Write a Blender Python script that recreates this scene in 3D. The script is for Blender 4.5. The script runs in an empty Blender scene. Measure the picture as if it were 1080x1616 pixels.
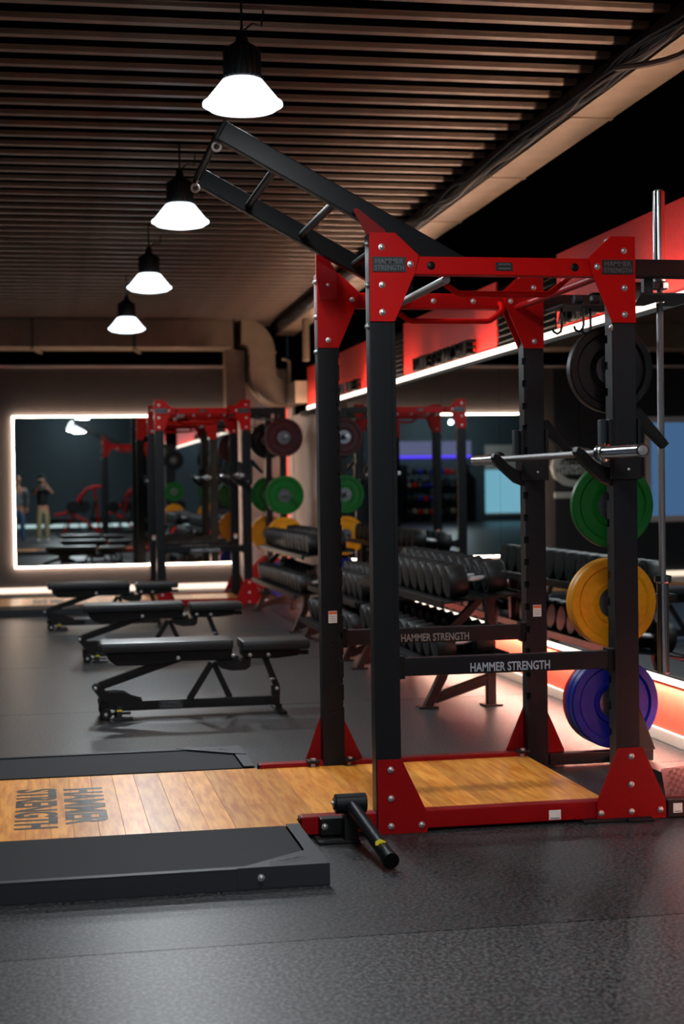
import bpy, bmesh, math, random
from mathutils import Vector, Matrix, Euler
random.seed(7)
SC = bpy.context.scene
COL = SC.collection
def lin(c):
    return tuple(((v/255)/12.92 if v/255 <= .04045 else ((v/255+.055)/1.055)**2.4) for v in c)

# ---------------------------------------------------------------- camera
H = 1.36
yaw, pitch, roll = .189072, .0182106, -.0145432
fwd = Vector((math.sin(yaw)*math.cos(pitch), math.cos(yaw)*math.cos(pitch), -math.sin(pitch)))
rgt = Vector((math.cos(yaw), -math.sin(yaw), 0)); up = rgt.cross(fwd)
r2 = math.cos(roll)*rgt+math.sin(roll)*up; u2 = -math.sin(roll)*rgt+math.cos(roll)*up
cam = bpy.data.cameras.new('camera'); camo = bpy.data.objects.new('camera', cam); COL.objects.link(camo)
m = Matrix((r2, u2, -fwd)).transposed().to_4x4(); m.translation = (0, 0, H); camo.matrix_world = m
cam.sensor_fit = 'VERTICAL'; cam.sensor_height = 36; cam.lens = 2472.46/1616*36
cam.clip_start = .02; cam.clip_end = 120
cam.dof.use_dof = True; cam.dof.focus_distance = 6.3; cam.dof.aperture_fstop = 2.8
SC.camera = camo
# ---------------------------------------------------------------- world and exposure
w = bpy.data.worlds.new('world'); SC.world = w; w.use_nodes = True
w.node_tree.nodes['Background'].inputs[0].default_value = (.30, .34, .40, 1)
w.node_tree.nodes['Background'].inputs[1].default_value = .02
SC.view_settings.view_transform = 'Standard'; SC.view_settings.look = 'None'
SC.view_settings.exposure = 0; SC.view_settings.gamma = 1; SC.view_settings.use_curve_mapping = False
LAMP_W = 52.0      # each pendant lamp
SHADE_E = 3.2      # glow of the lamp shades
LED_UP = 150.0      # strip under the red band
LED_LOW = 600.0     # strip under the long mirror
LED_BACK = 42.0     # strip round the far mirror

# ---------------------------------------------------------------- materials
def mat(name, c, rough=.5, metal=0, noise=0, nscale=60, bump=0, coat=0, emit=None, es=0, spec=.5, stretch=None, objvar=0, c2=None):
    M = bpy.data.materials.new(name); M.use_nodes = True; n = M.node_tree; b = n.nodes['Principled BSDF']
    c = lin(c); b.inputs['Base Color'].default_value = (*c, 1)
    b.inputs['Roughness'].default_value = rough; b.inputs['Metallic'].default_value = metal
    b.inputs['Specular IOR Level'].default_value = spec
    if coat: b.inputs['Coat Weight'].default_value = coat; b.inputs['Coat Roughness'].default_value = .12
    if emit: b.inputs['Emission Color'].default_value = (*lin(emit), 1); b.inputs['Emission Strength'].default_value = es
    if noise or bump or objvar:
        tc = n.nodes.new('ShaderNodeTexCoord'); mp = n.nodes.new('ShaderNodeMapping'); nz = n.nodes.new('ShaderNodeTexNoise')
        n.links.new(tc.outputs['Object'], mp.inputs[0]); n.links.new(mp.outputs[0], nz.inputs['Vector'])
        if stretch: mp.inputs['Scale'].default_value = stretch
        nz.inputs['Scale'].default_value = nscale; nz.inputs['Detail'].default_value = 4
        cr = n.nodes.new('ShaderNodeValToRGB'); d = c2 and lin(c2) or tuple(v*(1-noise) for v in c)
        cr.color_ramp.elements[0].color = (*d, 1); cr.color_ramp.elements[0].position = .35
        cr.color_ramp.elements[1].color = (*[min(1, v*(1+noise)) for v in c], 1); cr.color_ramp.elements[1].position = .65
        n.links.new(nz.outputs['Fac'], cr.inputs[0]); out = cr.outputs[0]
        if objvar:
            oi = n.nodes.new('ShaderNodeObjectInfo'); hs = n.nodes.new('ShaderNodeHueSaturation'); mr = n.nodes.new('ShaderNodeMapRange')
            mr.inputs['To Min'].default_value = 1-objvar; mr.inputs['To Max'].default_value = 1+objvar
            n.links.new(oi.outputs['Random'], mr.inputs[0]); n.links.new(mr.outputs[0], hs.inputs['Value']); n.links.new(out, hs.inputs['Color']); out = hs.outputs[0]
            # shift the grain from board to board
            ad = n.nodes.new('ShaderNodeVectorMath'); ad.operation = 'ADD'
            sc_ = n.nodes.new('ShaderNodeVectorMath'); sc_.operation = 'SCALE'; sc_.inputs[0].default_value = (37, 11, 5)
            n.links.new(oi.outputs['Random'], sc_.inputs['Scale']); n.links.new(tc.outputs['Object'], ad.inputs[0]); n.links.new(sc_.outputs[0], ad.inputs[1]); n.links.new(ad.outputs[0], mp.inputs[0])
        n.links.new(out, b.inputs['Base Color'])
        if bump:
            bp = n.nodes.new('ShaderNodeBump'); bp.inputs['Strength'].default_value = bump; bp.inputs['Distance'].default_value = .002
            n.links.new(nz.outputs['Fac'], bp.inputs['Height']); n.links.new(bp.outputs[0], b.inputs['Normal'])
    return M
def glow(name, c, s):
    M = bpy.data.materials.new(name); M.use_nodes = True; n = M.node_tree; n.nodes.remove(n.nodes['Principled BSDF'])
    e = n.nodes.new('ShaderNodeEmission'); e.inputs[0].default_value = (*lin(c), 1); e.inputs[1].default_value = s
    n.links.new(e.outputs[0], n.nodes['Material Output'].inputs[0]); return M
mSteel = mat('charcoal_powder_coat', (17, 20, 23), .36, 0, spec=.2, noise=.06, nscale=300, bump=.08)
mBlack = mat('black_powder_coat', (8, 8, 9), .42, 0, spec=.3, noise=.08, nscale=300, bump=.08)
mRed = mat('red_powder_coat', (176, 1, 0), .45, 0, spec=.15, noise=.05, nscale=200, bump=.05)
mRedDark = mat('red_frame_paint', (128, 0, 4), .42, 0, spec=.2, noise=.05, nscale=200, bump=.05)
mTread = mat('tread_paint', (96, 26, 26), .7, noise=.1)
mChrome = mat('chrome', (205, 205, 208), .18, 1, noise=.04, nscale=90)
mKnurl = mat('knurled_steel', (150, 150, 152), .38, 1, noise=.15, nscale=900, bump=.5)
mBolt = mat('zinc_bolt', (190, 190, 188), .35, .9, noise=.05)
mRubber = mat('black_rubber', (12, 12, 13), .6, 0, spec=.3, noise=.12, nscale=120, bump=.15)
mHead = mat('dumbbell_rubber', (13, 14, 15), .5, 0, spec=.35, noise=.12, nscale=120, bump=.1)
mVinyl = mat('black_vinyl', (18, 19, 21), .36, 0, noise=.06, nscale=200, bump=.15)
mPlastic = mat('black_plastic', (6, 6, 7), .45, 0, spec=.2, noise=.05)
mDark = mat('slot_dark', (4, 4, 5), .8)
mBadge = mat('badge_black', (18, 20, 22), .5, noise=.1)
mBadgeT = mat('badge_letters', (92, 98, 104), .4, .4)
mTextN = mat('grey_print', (150, 156, 162), .5)
mSticker = mat('white_sticker', (215, 212, 205), .5, noise=.04)
mOrange = mat('orange_print', (205, 96, 40), .5)
mYellowS = mat('yellow_print', (225, 205, 30), .5)
mGreyP = mat('grey_print_small', (120, 118, 116), .5)
mWood = mat('oak_boards', (242, 168, 72), .34, 0, noise=.08, nscale=9, bump=.04, coat=.15, stretch=(5, .55, 1), objvar=.22, c2=(216, 126, 36))
mInk = mat('black_floor_print', (24, 18, 14), .4)
mMat = mat('rubber_lifting_mat', (29, 30, 33), .75, 0, spec=.25, noise=.1, nscale=250, bump=.2)
mFrameG = mat('slate_steel_frame', (34, 38, 42), .5, 0, spec=.3, noise=.05, nscale=200)
mPlate = {k: mat(k+'_bumper_rubber', c, .42, 0, spec=.3, noise=.07, nscale=50, bump=.05) for k, c in
          dict(green=(2, 92, 22), yellow=(214, 140, 2), blue=(4, 24, 130), red=(190, 20, 22), black=(9, 9, 10), maroon=(60, 10, 16)).items()}
mHub = mat('steel_plate_hub', (112, 114, 120), .3, .9, noise=.1)
mLampBody = mat('lamp_housing_black', (12, 12, 13), .5, .2, noise=.05)
mSlat = mat('ceiling_sheet_metal', (124, 104, 90), .5, .1, spec=.3, noise=.12, nscale=6, bump=.05)
mDeck = mat('ceiling_deck_dark', (4, 3, 3), 1, spec=0, noise=.1)
mDuct = mat('galvanised_duct', (138, 116, 96), .5, .2, noise=.12, nscale=5, bump=.1)
mCable = mat('cable_black', (6, 5, 5), .45, spec=.3)
mCableB = mat('cable_brown', (60, 48, 42), .45)
mWallB = mat('black_wall_paint', (5, 5, 5), 1.0, noise=.08, nscale=8, spec=.0)
mWallBack = mat('taupe_wall_paint', (78, 70, 68), .7, noise=.05, nscale=4, bump=.05)
mWallR = mat('rear_wall_paint', (70, 84, 90), .75, noise=.05, nscale=4)
mBand = mat('red_band_panel', (206, 40, 30), .45, spec=.2, noise=.06, nscale=30, bump=.04)
mLow = mat('red_lower_panel', (216, 84, 66), .5, spec=.3, noise=.06, nscale=30, bump=.04)
mVent = mat('vent_black', (4, 4, 4), .9, spec=.1)
mBase = mat('white_baseboard', (214, 206, 198), .4, noise=.03)
mLedge = mat('grey_ledge', (40, 32, 31), .6, noise=.05)
mLetter = mat('black_letters', (3, 3, 3), .8, spec=.1)
mSeam = mat('dark_seam', (14, 12, 12), .7)
mEmb = mat('silver_emblem', (226, 228, 218), .4, .15, noise=.1, nscale=5)
mWallDark = mat('dark_grey_wall_paint', (34, 34, 37), .7, noise=.05, nscale=5)
mHandle = mat('chromed_handle', (215, 218, 222), .3, .6)
mPink = mat('pale_rose_paint', (214, 200, 196), .6, noise=.04, nscale=5)
mMirror = mat('mirror_silver', (216, 222, 222), .0, 1)
mMirror.node_tree.nodes['Principled BSDF'].inputs['Roughness'].default_value = .004
gLamp = glow('lamp_shade_glow', (236, 246, 255), SHADE_E)
gUp = glow('led_warm_upper', (255, 220, 196), LED_UP)
gLow = glow('led_warm_lower', (255, 220, 198), LED_LOW)
gBack = glow('led_warm_mirror', (255, 226, 200), LED_BACK)
gSkirt = glow('led_skirting', (255, 226, 204), 1.6)
gDiff = glow('led_diffuser', (255, 232, 214), 3.0)
gRed = glow('led_red', (255, 104, 84), 1.3)
gWin = glow('window_daylight', (96, 138, 190), .62)
gCyan = glow('window_cyan', (150, 215, 240), 1.0)
gPurple = glow('led_violet', (96, 70, 255), 2.0)
gPanel = glow('pale_lit_panel', (120, 122, 160), .9)
gWhite = glow('white_light_strip', (210, 235, 235), 1.1)

# floor: speckled recycled rubber
mFloor = bpy.data.materials.new('speckled_rubber_floor'); mFloor.use_nodes = True
n = mFloor.node_tree; b = n.nodes['Principled BSDF']; tc = n.nodes.new('ShaderNodeTexCoord')
nz = n.nodes.new('ShaderNodeTexNoise'); nz.inputs['Scale'].default_value = 75; nz.inputs['Detail'].default_value = 2; nz.inputs['Roughness'].default_value = .8
n2 = n.nodes.new('ShaderNodeTexNoise'); n2.inputs['Scale'].default_value = 1.3; n2.inputs['Detail'].default_value = 4
geo = n.nodes.new('ShaderNodeNewGeometry')
n.links.new(geo.outputs['Position'], nz.inputs['Vector']); n.links.new(geo.outputs['Position'], n2.inputs['Vector'])
cr = n.nodes.new('ShaderNodeValToRGB'); e = cr.color_ramp.elements
e[0].position = .45; e[0].color = (*lin((14, 14, 15)), 1); e[1].position = .61; e[1].color = (*lin((78, 78, 79)), 1)
n.links.new(nz.outputs['Fac'], cr.inputs[0])
mx = n.nodes.new('ShaderNodeMix'); mx.data_type = 'RGBA'; mx.blend_type = 'MULTIPLY'; mx.inputs['Factor'].default_value = .35
c3 = n.nodes.new('ShaderNodeValToRGB'); c3.color_ramp.elements[0].position = .3; c3.color_ramp.elements[1].position = .7; c3.color_ramp.elements[0].color = (.5, .5, .5, 1)
n.links.new(n2.outputs['Fac'], c3.inputs[0]); n.links.new(cr.outputs[0], mx.inputs['A']); n.links.new(c3.outputs[0], mx.inputs['B'])
n.links.new(mx.outputs['Result'], b.inputs['Base Color']); b.inputs['Roughness'].default_value = .40; b.inputs['Specular IOR Level'].default_value = .30
bp = n.nodes.new('ShaderNodeBump'); bp.inputs['Strength'].default_value = .12; bp.inputs['Distance'].default_value = .002
n.links.new(nz.outputs['Fac'], bp.inputs['Height']); n.links.new(bp.outputs[0], b.inputs['Normal'])

# ---------------------------------------------------------------- helpers
def org(o):
    v = Vector((0, 0, 0))
    while o is not None: v += o.location; o = o.parent
    return v
def harden(me):          # area weighted corner normals, so bevelled boxes keep flat faces
    vf = {}
    for p in me.polygons:
        for v in p.vertices: vf.setdefault(v, []).append(p)
    out = []
    for p in me.polygons:
        for v in p.vertices:
            a = Vector((0, 0, 0))
            for q in vf[v]:
                if q.normal.dot(p.normal) > .80: a += q.normal*q.area
            out.append(a.normalized() if a.length > 0 else p.normal)
    me.normals_split_custom_set(out)
class MB:
    def __init__(s): s.bm = bmesh.new(); s.bev = False
    def _bev(s, vs, bev):
        if bev:
            s.bev = True
            es = {e for v in vs for e in v.link_edges}
            bmesh.ops.bevel(s.bm, geom=list(es), offset=bev, segments=2, affect='EDGES', profile=.6, clamp_overlap=True)
    def box(s, x0, x1, y0, y1, z0, z1, bev=0):
        r = bmesh.ops.create_cube(s.bm, size=1)['verts']
        for v in r: v.co = Vector((x0+(v.co.x+.5)*(x1-x0), y0+(v.co.y+.5)*(y1-y0), z0+(v.co.z+.5)*(z1-z0)))
        s._bev(r, bev); return s
    def bar(s, p, q, w, h, up=(0, 0, 1), bev=0):      # rectangular bar from p to q, w across, h along up
        p = Vector(p); q = Vector(q); d = (q-p); L = d.length; d.normalize(); side = d.cross(Vector(up)).normalized(); u = side.cross(d)
        r = bmesh.ops.create_cube(s.bm, size=1)['verts']
        for v in r: v.co = p+d*(v.co.y+.5)*L+side*v.co.x*w+u*v.co.z*h
        s._bev(r, bev); return s
    def prism(s, pts, axis, a, b, bev=0):
        def P(u, v, t): return Vector((t, u, v)) if axis == 'x' else Vector((u, t, v)) if axis == 'y' else Vector((u, v, t))
        A = [s.bm.verts.new(P(u, v, a)) for u, v in pts]; B = [s.bm.verts.new(P(u, v, b)) for u, v in pts]; k = len(pts)
        s.bm.faces.new(A); s.bm.faces.new(B[::-1])
        for i in range(k): s.bm.faces.new((A[i], B[i], B[(i+1) % k], A[(i+1) % k]))
        s._bev(A+B, bev); return s
    def rings(s, rings, closed=True, cap=True):
        R = [[s.bm.verts.new(p) for p in r] for r in rings]; k = len(R[0])
        for a, b in zip(R, R[1:]):
            for i in range(k if closed else k-1): s.bm.faces.new((a[i], a[(i+1) % k], b[(i+1) % k], b[i]))
        if cap:
            s.bm.faces.new(R[0][::-1]); s.bm.faces.new(R[-1])
        return s
    def lathe(s, prof, c, ax=(0, 0, 1), seg=20, cap=True):   # prof: (radius, distance along axis)
        ax = Vector(ax).normalized(); t = Vector((1, 0, 0)) if abs(ax.x) < .9 else Vector((0, 1, 0)); u = ax.cross(t).normalized(); v = ax.cross(u); c = Vector(c)
        return s.rings([[c+ax*d+(u*math.cos(2*math.pi*i/seg)+v*math.sin(2*math.pi*i/seg))*max(r, 1e-4) for i in range(seg)] for r, d in prof], cap=cap)
    def cyl(s, p, q, r, seg=16, r2=None, ch=0):
        p = Vector(p); q = Vector(q); L = (q-p).length; r2 = r if r2 is None else r2
        pr = [(r, 0), (r2, L)] if not ch else [(r-ch, 0), (r, ch), (r2, L-ch), (r2-ch, L)]
        return s.lathe(pr, p, q-p, seg)
    def tube(s, pts, r, seg=10, cap=True):
        pts = [Vector(p) for p in pts]; ref = None; rs = []
        for i, p in enumerate(pts):
            d = (pts[min(i+1, len(pts)-1)]-pts[max(i-1, 0)]).normalized()
            if ref is None:
                t = Vector((0, 0, 1)) if abs(d.z) < .9 else Vector((1, 0, 0)); ref = d.cross(t).normalized()
            ref = (ref-d*ref.dot(d)).normalized(); v = d.cross(ref); rr = r[i] if isinstance(r, (list, tuple)) else r
            rs.append([p+(ref*math.cos(2*math.pi*k/seg)+v*math.sin(2*math.pi*k/seg))*rr for k in range(seg)])
        return s.rings(rs, cap=cap)
    def torus(s, c, R, r, ax=(0, 1, 0), seg=24, k=8):
        ax = Vector(ax).normalized(); t = Vector((1, 0, 0)) if abs(ax.x) < .9 else Vector((0, 0, 1)); u = ax.cross(t).normalized(); v = ax.cross(u); c = Vector(c)
        rs = []
        for i in range(seg+1):
            a = 2*math.pi*i/seg; d = u*math.cos(a)+v*math.sin(a)
            rs.append([c+d*(R+r*math.cos(2*math.pi*j/k))+ax*r*math.sin(2*math.pi*j/k) for j in range(k)])
        return s.rings(rs, cap=False)
    def build(s, name, m, parent=None, loc=None, local=False, smooth=True):
        bmesh.ops.recalc_face_normals(s.bm, faces=s.bm.faces)
        me = bpy.data.meshes.new(name); o = bpy.data.objects.new(name, me)
        base = Vector((0, 0, 0)) if local else (org(parent) if parent else Vector((0, 0, 0)))
        if loc is not None: base = base+Vector(loc) if local is False and parent else Vector(loc)
        if loc is not None and not local and parent is None: base = Vector(loc)
        if any(base): bmesh.ops.translate(s.bm, verts=s.bm.verts, vec=-base)
        s.bm.to_mesh(me); s.bm.free(); me.materials.append(m)
        if smooth:
            me.shade_smooth(); me.set_sharp_from_angle(angle=math.radians(35))
            if s.bev: harden(me)
        COL.objects.link(o)
        if parent: o.parent = parent
        if loc is not None: o.location = Vector(loc)
        return o
def tag(o, label=None, cat=None, group=None, kind=None):
    if label: o['label'] = label
    if cat: o['category'] = cat
    if group: o['group'] = group
    if kind: o['kind'] = kind
    return o
def empty(name, loc, label, cat, group=None, rz=0):
    o = bpy.data.objects.new(name, None); COL.objects.link(o); o.location = loc; o.rotation_euler = (0, 0, rz); o.empty_display_size = .1
    return tag(o, label, cat, group)
def inst(src, parent, loc, rot=None, scale=None):
    o = src.copy(); COL.objects.link(o); o.parent = parent; o.location = loc
    if rot is not None: o.rotation_euler = rot
    if scale is not None: o.scale = scale
    return o
def copy_tree(o, parent=None):
    c = o.copy(); COL.objects.link(c); c.parent = parent
    for ch in list(o.children): copy_tree(ch, c)
    return c
def struct(o): return tag(o, kind='structure')
def text(name, s, m, parent, loc, rot, width, height, depth=.001, bold=.0, sx=None):
    cu = bpy.data.curves.new('t', 'FONT'); cu.body = s; cu.extrude = .5; cu.offset = bold; cu.resolution_u = 3
    cu.align_x = 'CENTER'; cu.align_y = 'CENTER'; cu.space_line = .85
    t = bpy.data.objects.new('t', cu); COL.objects.link(t)
    me = bpy.data.meshes.new_from_object(t, depsgraph=bpy.context.evaluated_depsgraph_get())
    bpy.data.objects.remove(t); bpy.data.curves.remove(cu)
    xs = [v.co.x for v in me.vertices]; ys = [v.co.y for v in me.vertices]
    cx, cy = (min(xs)+max(xs))/2, (min(ys)+max(ys))/2; kx = width/(max(xs)-min(xs)); ky = height/(max(ys)-min(ys))
    for v in me.vertices: v.co = Vector(((v.co.x-cx)*kx, (v.co.y-cy)*ky, v.co.z*depth))
    me.materials.clear(); me.materials.append(m); me.name = name
    o = bpy.data.objects.new(name, me); COL.objects.link(o); o.parent = parent
    o.location = Vector(loc)-(org(parent) if parent else Vector((0, 0, 0))); o.rotation_euler = rot
    return o
PI = math.pi; FRONT = (PI/2, 0, 0)    # a text facing -Y

# ================================================================ SETTING
MX = 3.05; WX = 3.153; BY = 20.0; LX = -12.0; RY = -12.0
fl = struct(MB().box(LX, WX+.2, RY, BY+.2, -.12, -.012).build('floor', mFloor))
y = 4.59-1.245*13; k = 0
while y < BY-.01:                                    # rolled rubber laid in strips
    y1 = min(y+1.245, BY)
    z = MB().box(LX, WX, max(y, RY)+.0015, y1-.0015, -.012, 0 if k % 2 else -.0006).build('rubber_strip', mFloor, fl)
    y = y1; k += 1
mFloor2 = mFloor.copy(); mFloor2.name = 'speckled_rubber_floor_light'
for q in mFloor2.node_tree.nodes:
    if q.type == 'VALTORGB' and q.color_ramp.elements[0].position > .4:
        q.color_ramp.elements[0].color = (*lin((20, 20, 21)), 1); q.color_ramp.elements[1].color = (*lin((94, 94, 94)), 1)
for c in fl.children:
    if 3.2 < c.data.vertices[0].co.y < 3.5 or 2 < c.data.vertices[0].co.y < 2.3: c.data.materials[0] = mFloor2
# ceiling: dark deck with folded sheet ribs
def cz(Y): return 3.53-.012*(Y-7)
ce = MB(); ce.prism([(RY, cz(RY)+.025), (BY, cz(BY)+.025), (BY, cz(BY)+.2), (RY, cz(RY)+.2)], 'x', LX, WX+.2); ce = struct(ce.build('ceiling', mDeck))
rb = MB(); rb.box(LX+.2, 2.9, -.026, .026, 0, .024).box(LX+.2, 2.9, -.034, .034, .021, .026); rib0 = rb.build('rib', mSlat, ce)
P = .2575; Y = 7.16-P*74; first = True
while Y < BY-.1:
    if Y > RY+.1:
        o = rib0 if first else inst(rib0, ce, (0, 0, 0)); first = False
        o.location = (0, Y, cz(Y)); o.rotation_euler = (-.012, 0, 0)
    Y += P
# walls
wr = struct(MB().box(WX, WX+.15, RY, BY, 0, 3.7).build('wall_right', mWallB))
wb = struct(MB().box(LX, WX, BY, BY+.15, 0, 2.86).build('wall_back', mWallBack))
MB().box(LX, WX, BY+.15, BY+.3, 2.86, 3.7).build('upper_wall', mWallB, wb)
struct(MB().box(LX, 2.45, BY-.03, BY+.05, 2.86, 2.895, .004).build('trim_1', mPink))
struct(MB().box(LX-.15, LX, RY, BY, 0, 3.8).build('wall_left', mWallR))
wrr = struct(MB().box(LX, WX, RY-.15, RY, 0, 3.8).build('wall_rear', mWallR))
# right wall: pale end section beyond the long mirror
MB().box(WX-.03, WX, 17.45, 19.48, .10, 2.22, .003).build('wall_panel', mPink, wr)
MB().box(WX-.03, WX, 19.56, 19.93, .10, 2.35, .003).build('wall_panel', mPink, wr)
MB().box(2.44, WX-.03, BY-.02, BY, .10, 2.84, .003).build('wall_panel', mPink, wb)
# red band above the mirror
yb = [(3.0, 6.9), (6.92, 9.26), (10.56, 13.42), (13.90, 15.05), (15.07, 18.5)]
for a, c in yb: MB().box(WX-.014, WX, a+.004, c-.004, 2.182, 2.752, .003).build('band_panel', mBand, wr)
for a, c in ((9.27, 10.55), (13.43, 13.89)):
    v = MB().box(WX-.006, WX, a, c, 2.29, 2.70).build('vent_grille', mVent, wr)
    for i in range(9):
        zz = 2.32+i*.042; MB().bar((WX-.014, a+.01, zz), (WX-.014, c-.01, zz), .018, .006, (0.5, 0, 1)).build('louvre', mVent, v)
text('lettering', 'BITTE GEWICHTE', mLetter, wr, (WX-.05, 11.95, 2.345), (PI/2, 0, -PI/2), 1.78, .11, .05, .01)
text('lettering', 'BITTE', mLetter, wr, (WX-.05, 16.0, 2.345), (PI/2, 0, -PI/2), 1.5, .11, .05, .01)
text('lettering', 'AUFRÄUMEN', mLetter, wr, (WX-.05, 8.45, 2.36), (PI/2, 0, -PI/2), 1.25, .12, .05, .01)
struct(MB().box(MX+.011, WX, 3.0, 18.5, 2.168, 2.18).box(MX+.003, MX+.011, 3.0, 18.5, 2.168, 2.205).box(MX-.004, MX+.003, 3.0, 18.5, 2.197, 2.222).build('trim_2', mLedge))
ls = MB().box(3.070, 3.088, 3.05, 18.45, 2.182, 2.196).build('led_strip', gUp)
tag(ls, 'warm LED strip lighting the red band above the long mirror', 'light')
MB().box(WX-.024, WX-.0145, 3.0, 18.5, 2.195, 2.288, .002).build('led_diffuser', gDiff, wr)
# lower red wall, baseboard, low strip
MB().box(WX-.01, WX, 3.0, 17.44, .06, .50, .002).build('lower_panel', mLow, wr)
bb = struct(MB().box(WX-.028, WX, 3.0, 19.98, 0, .064, .006).build('baseboard_right', mBase))
struct(MB().box(LX, WX-.03, BY-.022, BY, 0, .10, .006).build('baseboard_back', mBase))
ls = MB().box(3.082, 3.087, 3.0, 17.4, .378, .404).build('led_strip', gLow)
tag(ls, 'warm LED strip hidden under the bottom edge of the long mirror', 'light')
MB().box(WX-.022, WX-.0105, 3.0, 17.4, .31, .385, .002).build('led_diffuser', gDiff, wr)
# long mirror: separate panes
lm = empty('wall_mirror', (MX, 3.0, .382), 'long wall mirror of tall panes running along the right wall behind the racks', 'mirror')
ys = [3.0, 5.6, 7.06, 8.62, 10.22, 11.78, 13.34, 14.9, 16.4, 17.4]
for a, c in zip(ys, ys[1:]): MB().box(MX, MX+.008, a+.002, c-.002, .382, 2.1965).build('pane', mMirror, lm, smooth=False)
MB().box(MX-.006, MX+.028, 3.0, 17.4, .374, .3815).build('edge_trim', mLedge, lm)
MB().box(MX+.009, MX+.03, 3.0, 17.4, .39, 2.166).build('backing_board', mSeam, lm)
# far mirror with glowing border
fm = empty('framed_mirror', (-.36, BY-.05, .36), 'large far wall mirror with a glowing white border behind the second rack', 'mirror')
x0, x1, z0, z1 = -.335, 2.41, .375, 2.24
MB().box(x0, x1, BY-.05, BY-.044, z0, z1).build('pane', mMirror, fm, smooth=False)
MB().box(x0+.01, x1-.01, BY-.043, BY-.002, z0+.01, z1-.01).build('backing_board', mSeam, fm)
t = .014
MB().box(x0-t, x1+t, BY-.034, BY-.012, z1, z1+t).build('light_bar', gBack, fm)
MB().box(x0-t, x1+t, BY-.034, BY-.012, z0-t, z0).build('light_bar', gBack, fm)
MB().box(x0-t, x0, BY-.034, BY-.012, z0, z1).build('light_bar', gBack, fm)
MB().box(x1, x1+t, BY-.034, BY-.012, z0, z1).build('light_bar', gBack, fm)
tag(MB().box(-8, 2.42, BY-.045, BY-.023, .045, .115, .004).build('led_strip', gSkirt), 'white LED strip glowing along the foot of the far wall', 'light')
# red vertical strip in the corner
tag(MB().box(WX-.05, WX-.032, BY-.075, BY-.03, .12, 2.33).build('led_strip', gRed), 'thin red vertical LED strip in the far right corner', 'light')
MB().box(LX, -.62, BY-.008, BY, .10, 2.85).build('wall_panel', mWallDark, wb)
# emblem and window on the far wall, seen only in the long mirror
em = empty('wall_emblem', (-.92, BY, 1.5), 'silver gear shaped emblem on the far wall seen reversed in the long mirror', 'sign')
def gear(rx, rz, k=8, ph=0): return [(-.92+rx*math.cos(PI*2*i/k+ph), 1.53+rz*math.sin(PI*2*i/k+ph)) for i in range(k)]
def ringz(pa, pb, ya, yc):
    M = MB(); bm = M.bm; k = len(pa)
    V = [[bm.verts.new((u, y, v)) for u, v in p] for y in (ya, yc) for p in (pa, pb)]
    for i in range(k):
        j = (i+1) % k
        for a, c in ((0, 1), (1, 3), (3, 2), (2, 0)): bm.faces.new((V[a][i], V[a][j], V[c][j], V[c][i]))
    return M
ringz(gear(.36, .27, 12), gear(.25, .175, 12), BY-.04, BY-.001).build('ring', mEmb, em)
MB().box(-1.26, -.58, BY-.05, BY-.002, 1.44, 1.62, .01).build('plaque', mEmb, em)
text('lettering', 'STRENGTH', mLetter, em, (-.92, BY-.053, 1.49), FRONT, .58, .085, .004, .01)
text('lettering', 'HAMMER', mLetter, em, (-.92, BY-.053, 1.59), FRONT, .5, .07, .004, .01)
MB().box(-1.12, -.61, BY-.03, BY-.001, 1.12, 1.20, .004).build('name_bar', mEmb, em)
wi = struct(MB().box(-3.5, -1.9, BY-.03, BY-.001, .78, .86).box(-3.5, -1.9, BY-.03, BY-.001, 2.12, 2.2).box(-3.5, -3.42, BY-.03, BY-.001, .86, 2.12).box(-1.98, -1.9, BY-.03, BY-.001, .86, 2.12).build('window_1', mPink))
MB().box(-3.42, -1.98, BY-.012, BY-.002, .86, 2.12).build('pane', gWin, wi)

# ================================================================ DUCTS AND CABLES
du = empty('air_duct', (2.9, 3.0, 3.3), 'tan rectangular air duct running above the right wall under the ceiling', 'duct')
pts = [3.5+i*1.6 for i in range(10)]
for a in pts:
    c = a+1.596; M = MB()
    M.prism([(a, 3.405-.0125*(a-5)), (c, 3.405-.0125*(c-5)), (c, 3.56-.012*(c-5)), (a, 3.56-.012*(a-5))], 'x', 2.91, WX-.003, .004).build('duct_section', mDuct, du)
for a in pts[1:]:
    z = 3.405-.0125*(a-5); MB().box(2.903, WX-.002, a-.02, a+.02, z-.008, z+.05, .003).build('flange', mDuct, du)
ct = MB()  # black sheet added so the duct's room side stays in shade
for a in pts: ct.prism([(a, 3.415-.0125*(a-5)), (a+1.59, 3.415-.0125*(a-3.41)), (a+1.59, 3.545-.012*(a-3.41)), (a, 3.545-.012*(a-5))], 'x', 2.892, 2.902)
tag(ct.build('cable_tray', mPlastic), 'black sheet added over the shaded side of the right hand duct', 'shade sheet')
random.seed(3)
for j in range(9):                                    # cable bundle hung along the duct
    M = MB(); pp = []; ph = random.random()*6; xo = 2.862+random.random()*.018; zo = random.random()*.05
    for i in range(90):
        Y = 4.2+i*.165; sag = abs(math.sin((Y+ph)*PI/1.6))
        pp.append((xo+.008*math.sin(Y*2.1+ph), Y, 3.50-.0125*(Y-5)-zo-.045*sag+.012*math.sin(Y*5+ph)))
    M.tube(pp, .007+.006*random.random(), 6)
    tag(M.build('cable', mCableB if j in (2, 6) else mCable), 'black cable slung in the loose bundle beside the right hand duct', 'cable', 'cables slung beside the duct')
M = MB(); M.tube([(2.62+.30*math.sin(i/14*PI*.9), 5.9+.085*i, 3.51-.13*math.sin(i/14*PI*.85)-.01*i) for i in range(15)], .016, 8)
tag(M.build('flexible_conduit', mCableB), 'thick brown flexible conduit looping down from the ceiling at upper right', 'cable')
M = MB()
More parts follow.
